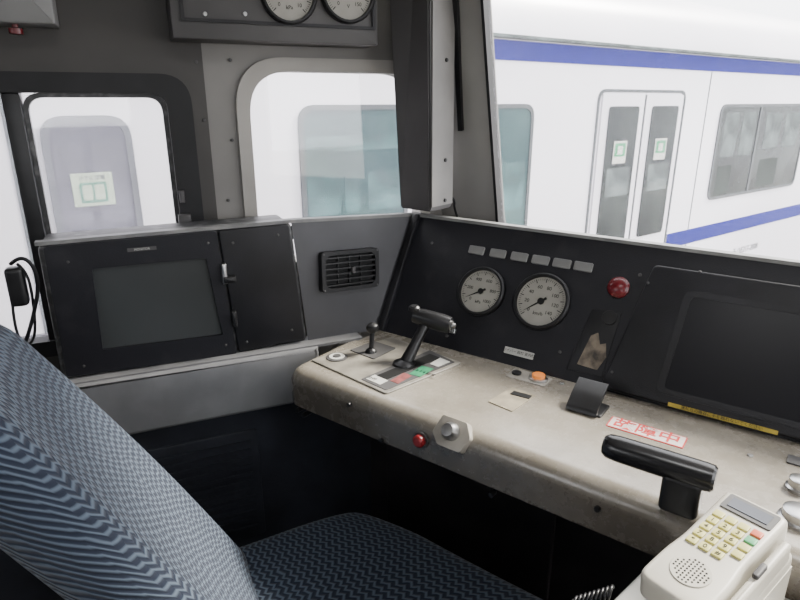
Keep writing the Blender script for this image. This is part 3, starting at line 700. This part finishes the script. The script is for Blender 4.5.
slab('waist_stripe',TP,rect(d1+.03,.19,9,.32),0,.004,blue,parent=TR)
slab('waist_stripe',TP,rect(-9,.19,d0-.03,.32),0,.004,blue,parent=TR)
def door(sa,sb,stk=True):
    D=slab('train_door',TP,rnd(rect(sa-.045,-.4,sb+.045,1.475),.08),0,.006,extf,holes=[rnd(rect(sa-.025,-.39,sb+.025,1.455),.07)],parent=TR)
    mid=(sa+sb)/2
    for x0,x1 in ((sa,mid-.014),(mid+.014,sb)):
        w_=x1-x0
        slab('door_leaf',TP,rect(x0,-.38,x1,1.44),0,.012,white,parent=D)
        slab('door_window',TP,rnd(rect(x0+w_*.16,.36,x1-w_*.12,1.36),.03),.012,.018,extd,parent=D)
        slab('painted_reflection',TP,rect(x0+w_*.24,.72,x1-w_*.2,.93),.018,.0185,extl,parent=D)  # pale patch on the door glass, painted in place of a reflection
        if stk:
            cx_=(x0+x1)/2; cy_=1.05
            s=slab('door_sticker',TP,rect(cx_-.08,cy_-.09,cx_+.08,cy_+.07),.019,.020,wht,parent=D)
            slab('sticker_print',TP,rect(cx_-.065,cy_-.04,cx_+.065,cy_+.055),.020,.021,stg,parent=s)
            slab('sticker_figure',TP,rect(cx_-.03,cy_-.025,cx_+.03,cy_+.035),.021,.022,wht,parent=s)
    slab('door_seal',TP,rect(mid-.014,-.38,mid+.014,1.44),0,.006,extf,parent=D)
def twin(sa,sb,z0,z1,m,mull=(),inner=(),im=extl):
    Wn=slab('train_window',TP,rnd(rect(sa,z0,sb,z1),.09),0,.010,extf,holes=[rnd(rect(sa+.025,z0+.025,sb-.025,z1-.025),.07)],parent=TR)
    slab('window_pane',TP,rnd(rect(sa+.02,z0+.02,sb-.02,z1-.02),.07),.001,.004,m,parent=Wn)
    for x in mull: slab('window_mullion',TP,rect(x-.015,z0+.03,x+.015,z1-.03),.0055,.010,extf,parent=Wn)
    W_=sb-sa; Hh=z1-z0
    for (a,b,c,d,kind) in inner:
        slab('painted_reflection' if kind==0 else 'painted_seat_shape',TP,rnd(rect(sa+W_*a,z0+Hh*b,sa+W_*c,z0+Hh*d),.03),.004,.005,im if kind==0 else exts,parent=Wn)  # flat patches on the pane, painted in place of reflections and seats
    return Wn
door(d0+.03,d1-.03)
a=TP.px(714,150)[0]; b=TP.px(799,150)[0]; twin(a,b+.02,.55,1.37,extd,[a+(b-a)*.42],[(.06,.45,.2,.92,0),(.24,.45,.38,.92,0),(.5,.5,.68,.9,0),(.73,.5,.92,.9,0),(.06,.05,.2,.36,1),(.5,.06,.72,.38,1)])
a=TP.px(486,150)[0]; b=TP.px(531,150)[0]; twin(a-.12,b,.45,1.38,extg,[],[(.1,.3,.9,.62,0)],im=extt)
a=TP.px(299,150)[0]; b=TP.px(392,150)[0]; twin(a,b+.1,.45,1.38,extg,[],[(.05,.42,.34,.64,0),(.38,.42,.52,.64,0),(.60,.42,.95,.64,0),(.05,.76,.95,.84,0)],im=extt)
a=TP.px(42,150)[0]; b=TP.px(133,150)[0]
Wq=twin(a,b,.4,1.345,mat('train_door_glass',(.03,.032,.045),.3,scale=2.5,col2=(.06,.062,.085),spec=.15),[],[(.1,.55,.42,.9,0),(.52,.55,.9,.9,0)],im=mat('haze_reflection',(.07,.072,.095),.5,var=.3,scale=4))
c=TP.px(93,189); s=slab('door_sticker',TP,crect(*c,.15,.13),.010,.012,mat('pale_sticker',(.45,.55,.40),.5,var=.05),parent=TR)
slab('sticker_print',TP,rnd(crect(c[0],c[1]-.012,.10,.08),.01),.012,.013,mat('pale_green',(.05,.25,.14),.5,var=.05),parent=s)
for sg_ in (-1,1): slab('sticker_figure',TP,rnd(crect(c[0]+.022*sg_,c[1]-.012,.036,.06),.01),.013,.0135,mat('pale_sticker',(.45,.55,.40)),parent=s)
text('sticker_lettering','ドアに注意',TP,c[0],c[1]+.045,.02,extf,s,d=.0125)
text('car_number','モハE217-2008',TP,*TP.px(745,249),.085,extf,TR,d=.003)
for u in (10,485-0,700):
    a=TP.px(u,150)[0]
    slab('body_seam',TP,rect(a-.006,-.7,a+.006,1.62),0,.002,extl,parent=TR)
g=slab('ground',XY,rect(-30,-30,30,40),-1.75,-1.7,gravel); struct(g,'pale gravel track bed outside','ground')
for k in (-.9,-1.97):
    r_=slab('rail',P(TP.w(0,-1.7,k),TP.ex,(0,0,1)),rect(-9,0,9,.14),-.03,.03,steel); r_['label']='steel rail under the parked train'; r_['category']='rail'; r_['group']='rails of the next track'
for k in (-7,-4.5,4,6.5):
    wh=T('train_wheelset','steel wheelset of the parked train','wheel',TP.w(k,-1.56,-1.4)); wh['group']='wheelsets of the parked train'
    for dd in (-.9,-1.97):
        lathe('train_wheel',TP,k,-1.13,[(.43,0),(.43,.06),(.40,.09),(.1,.07),(0,.1)],greyd,wh,d=dd-.045)
# ---------------------------------------------------------------- lights
wd=bpy.data.worlds.new('world'); scene.world=wd; wd.use_nodes=True
bg=wd.node_tree.nodes['Background']; bg.inputs[0].default_value=(.96,.97,1,1); bg.inputs[1].default_value=6.6
sn=bpy.data.lights.new('sun','SUN'); sn.energy=17; sn.angle=.22; sn.color=(1,.95,.85); so=bpy.data.objects.new('sun',sn); scene.collection.objects.link(so)
so.rotation_euler=Vector((.74,.36,.78)).to_track_quat('Z','Y').to_euler()
CL=T('fill_lamp','slim white ceiling lamp','lamp',(.1,.3,2.11))  # fixture and light added out of view to brighten the cab
slab('fill_lamp_housing',P((.1,.3,2.12),(1,0,0),(0,-1,0)),rnd(crect(0,0,.7,.2),.02),0,.03,offw,parent=CL,bev=.005)
al=bpy.data.lights.new('fill_light','AREA'); al.shape='RECTANGLE'; al.size=.6; al.size_y=.15; al.energy=6
ao=bpy.data.objects.new('fill_light',al); scene.collection.objects.link(ao); ao.location=(.1,.3,2.08)
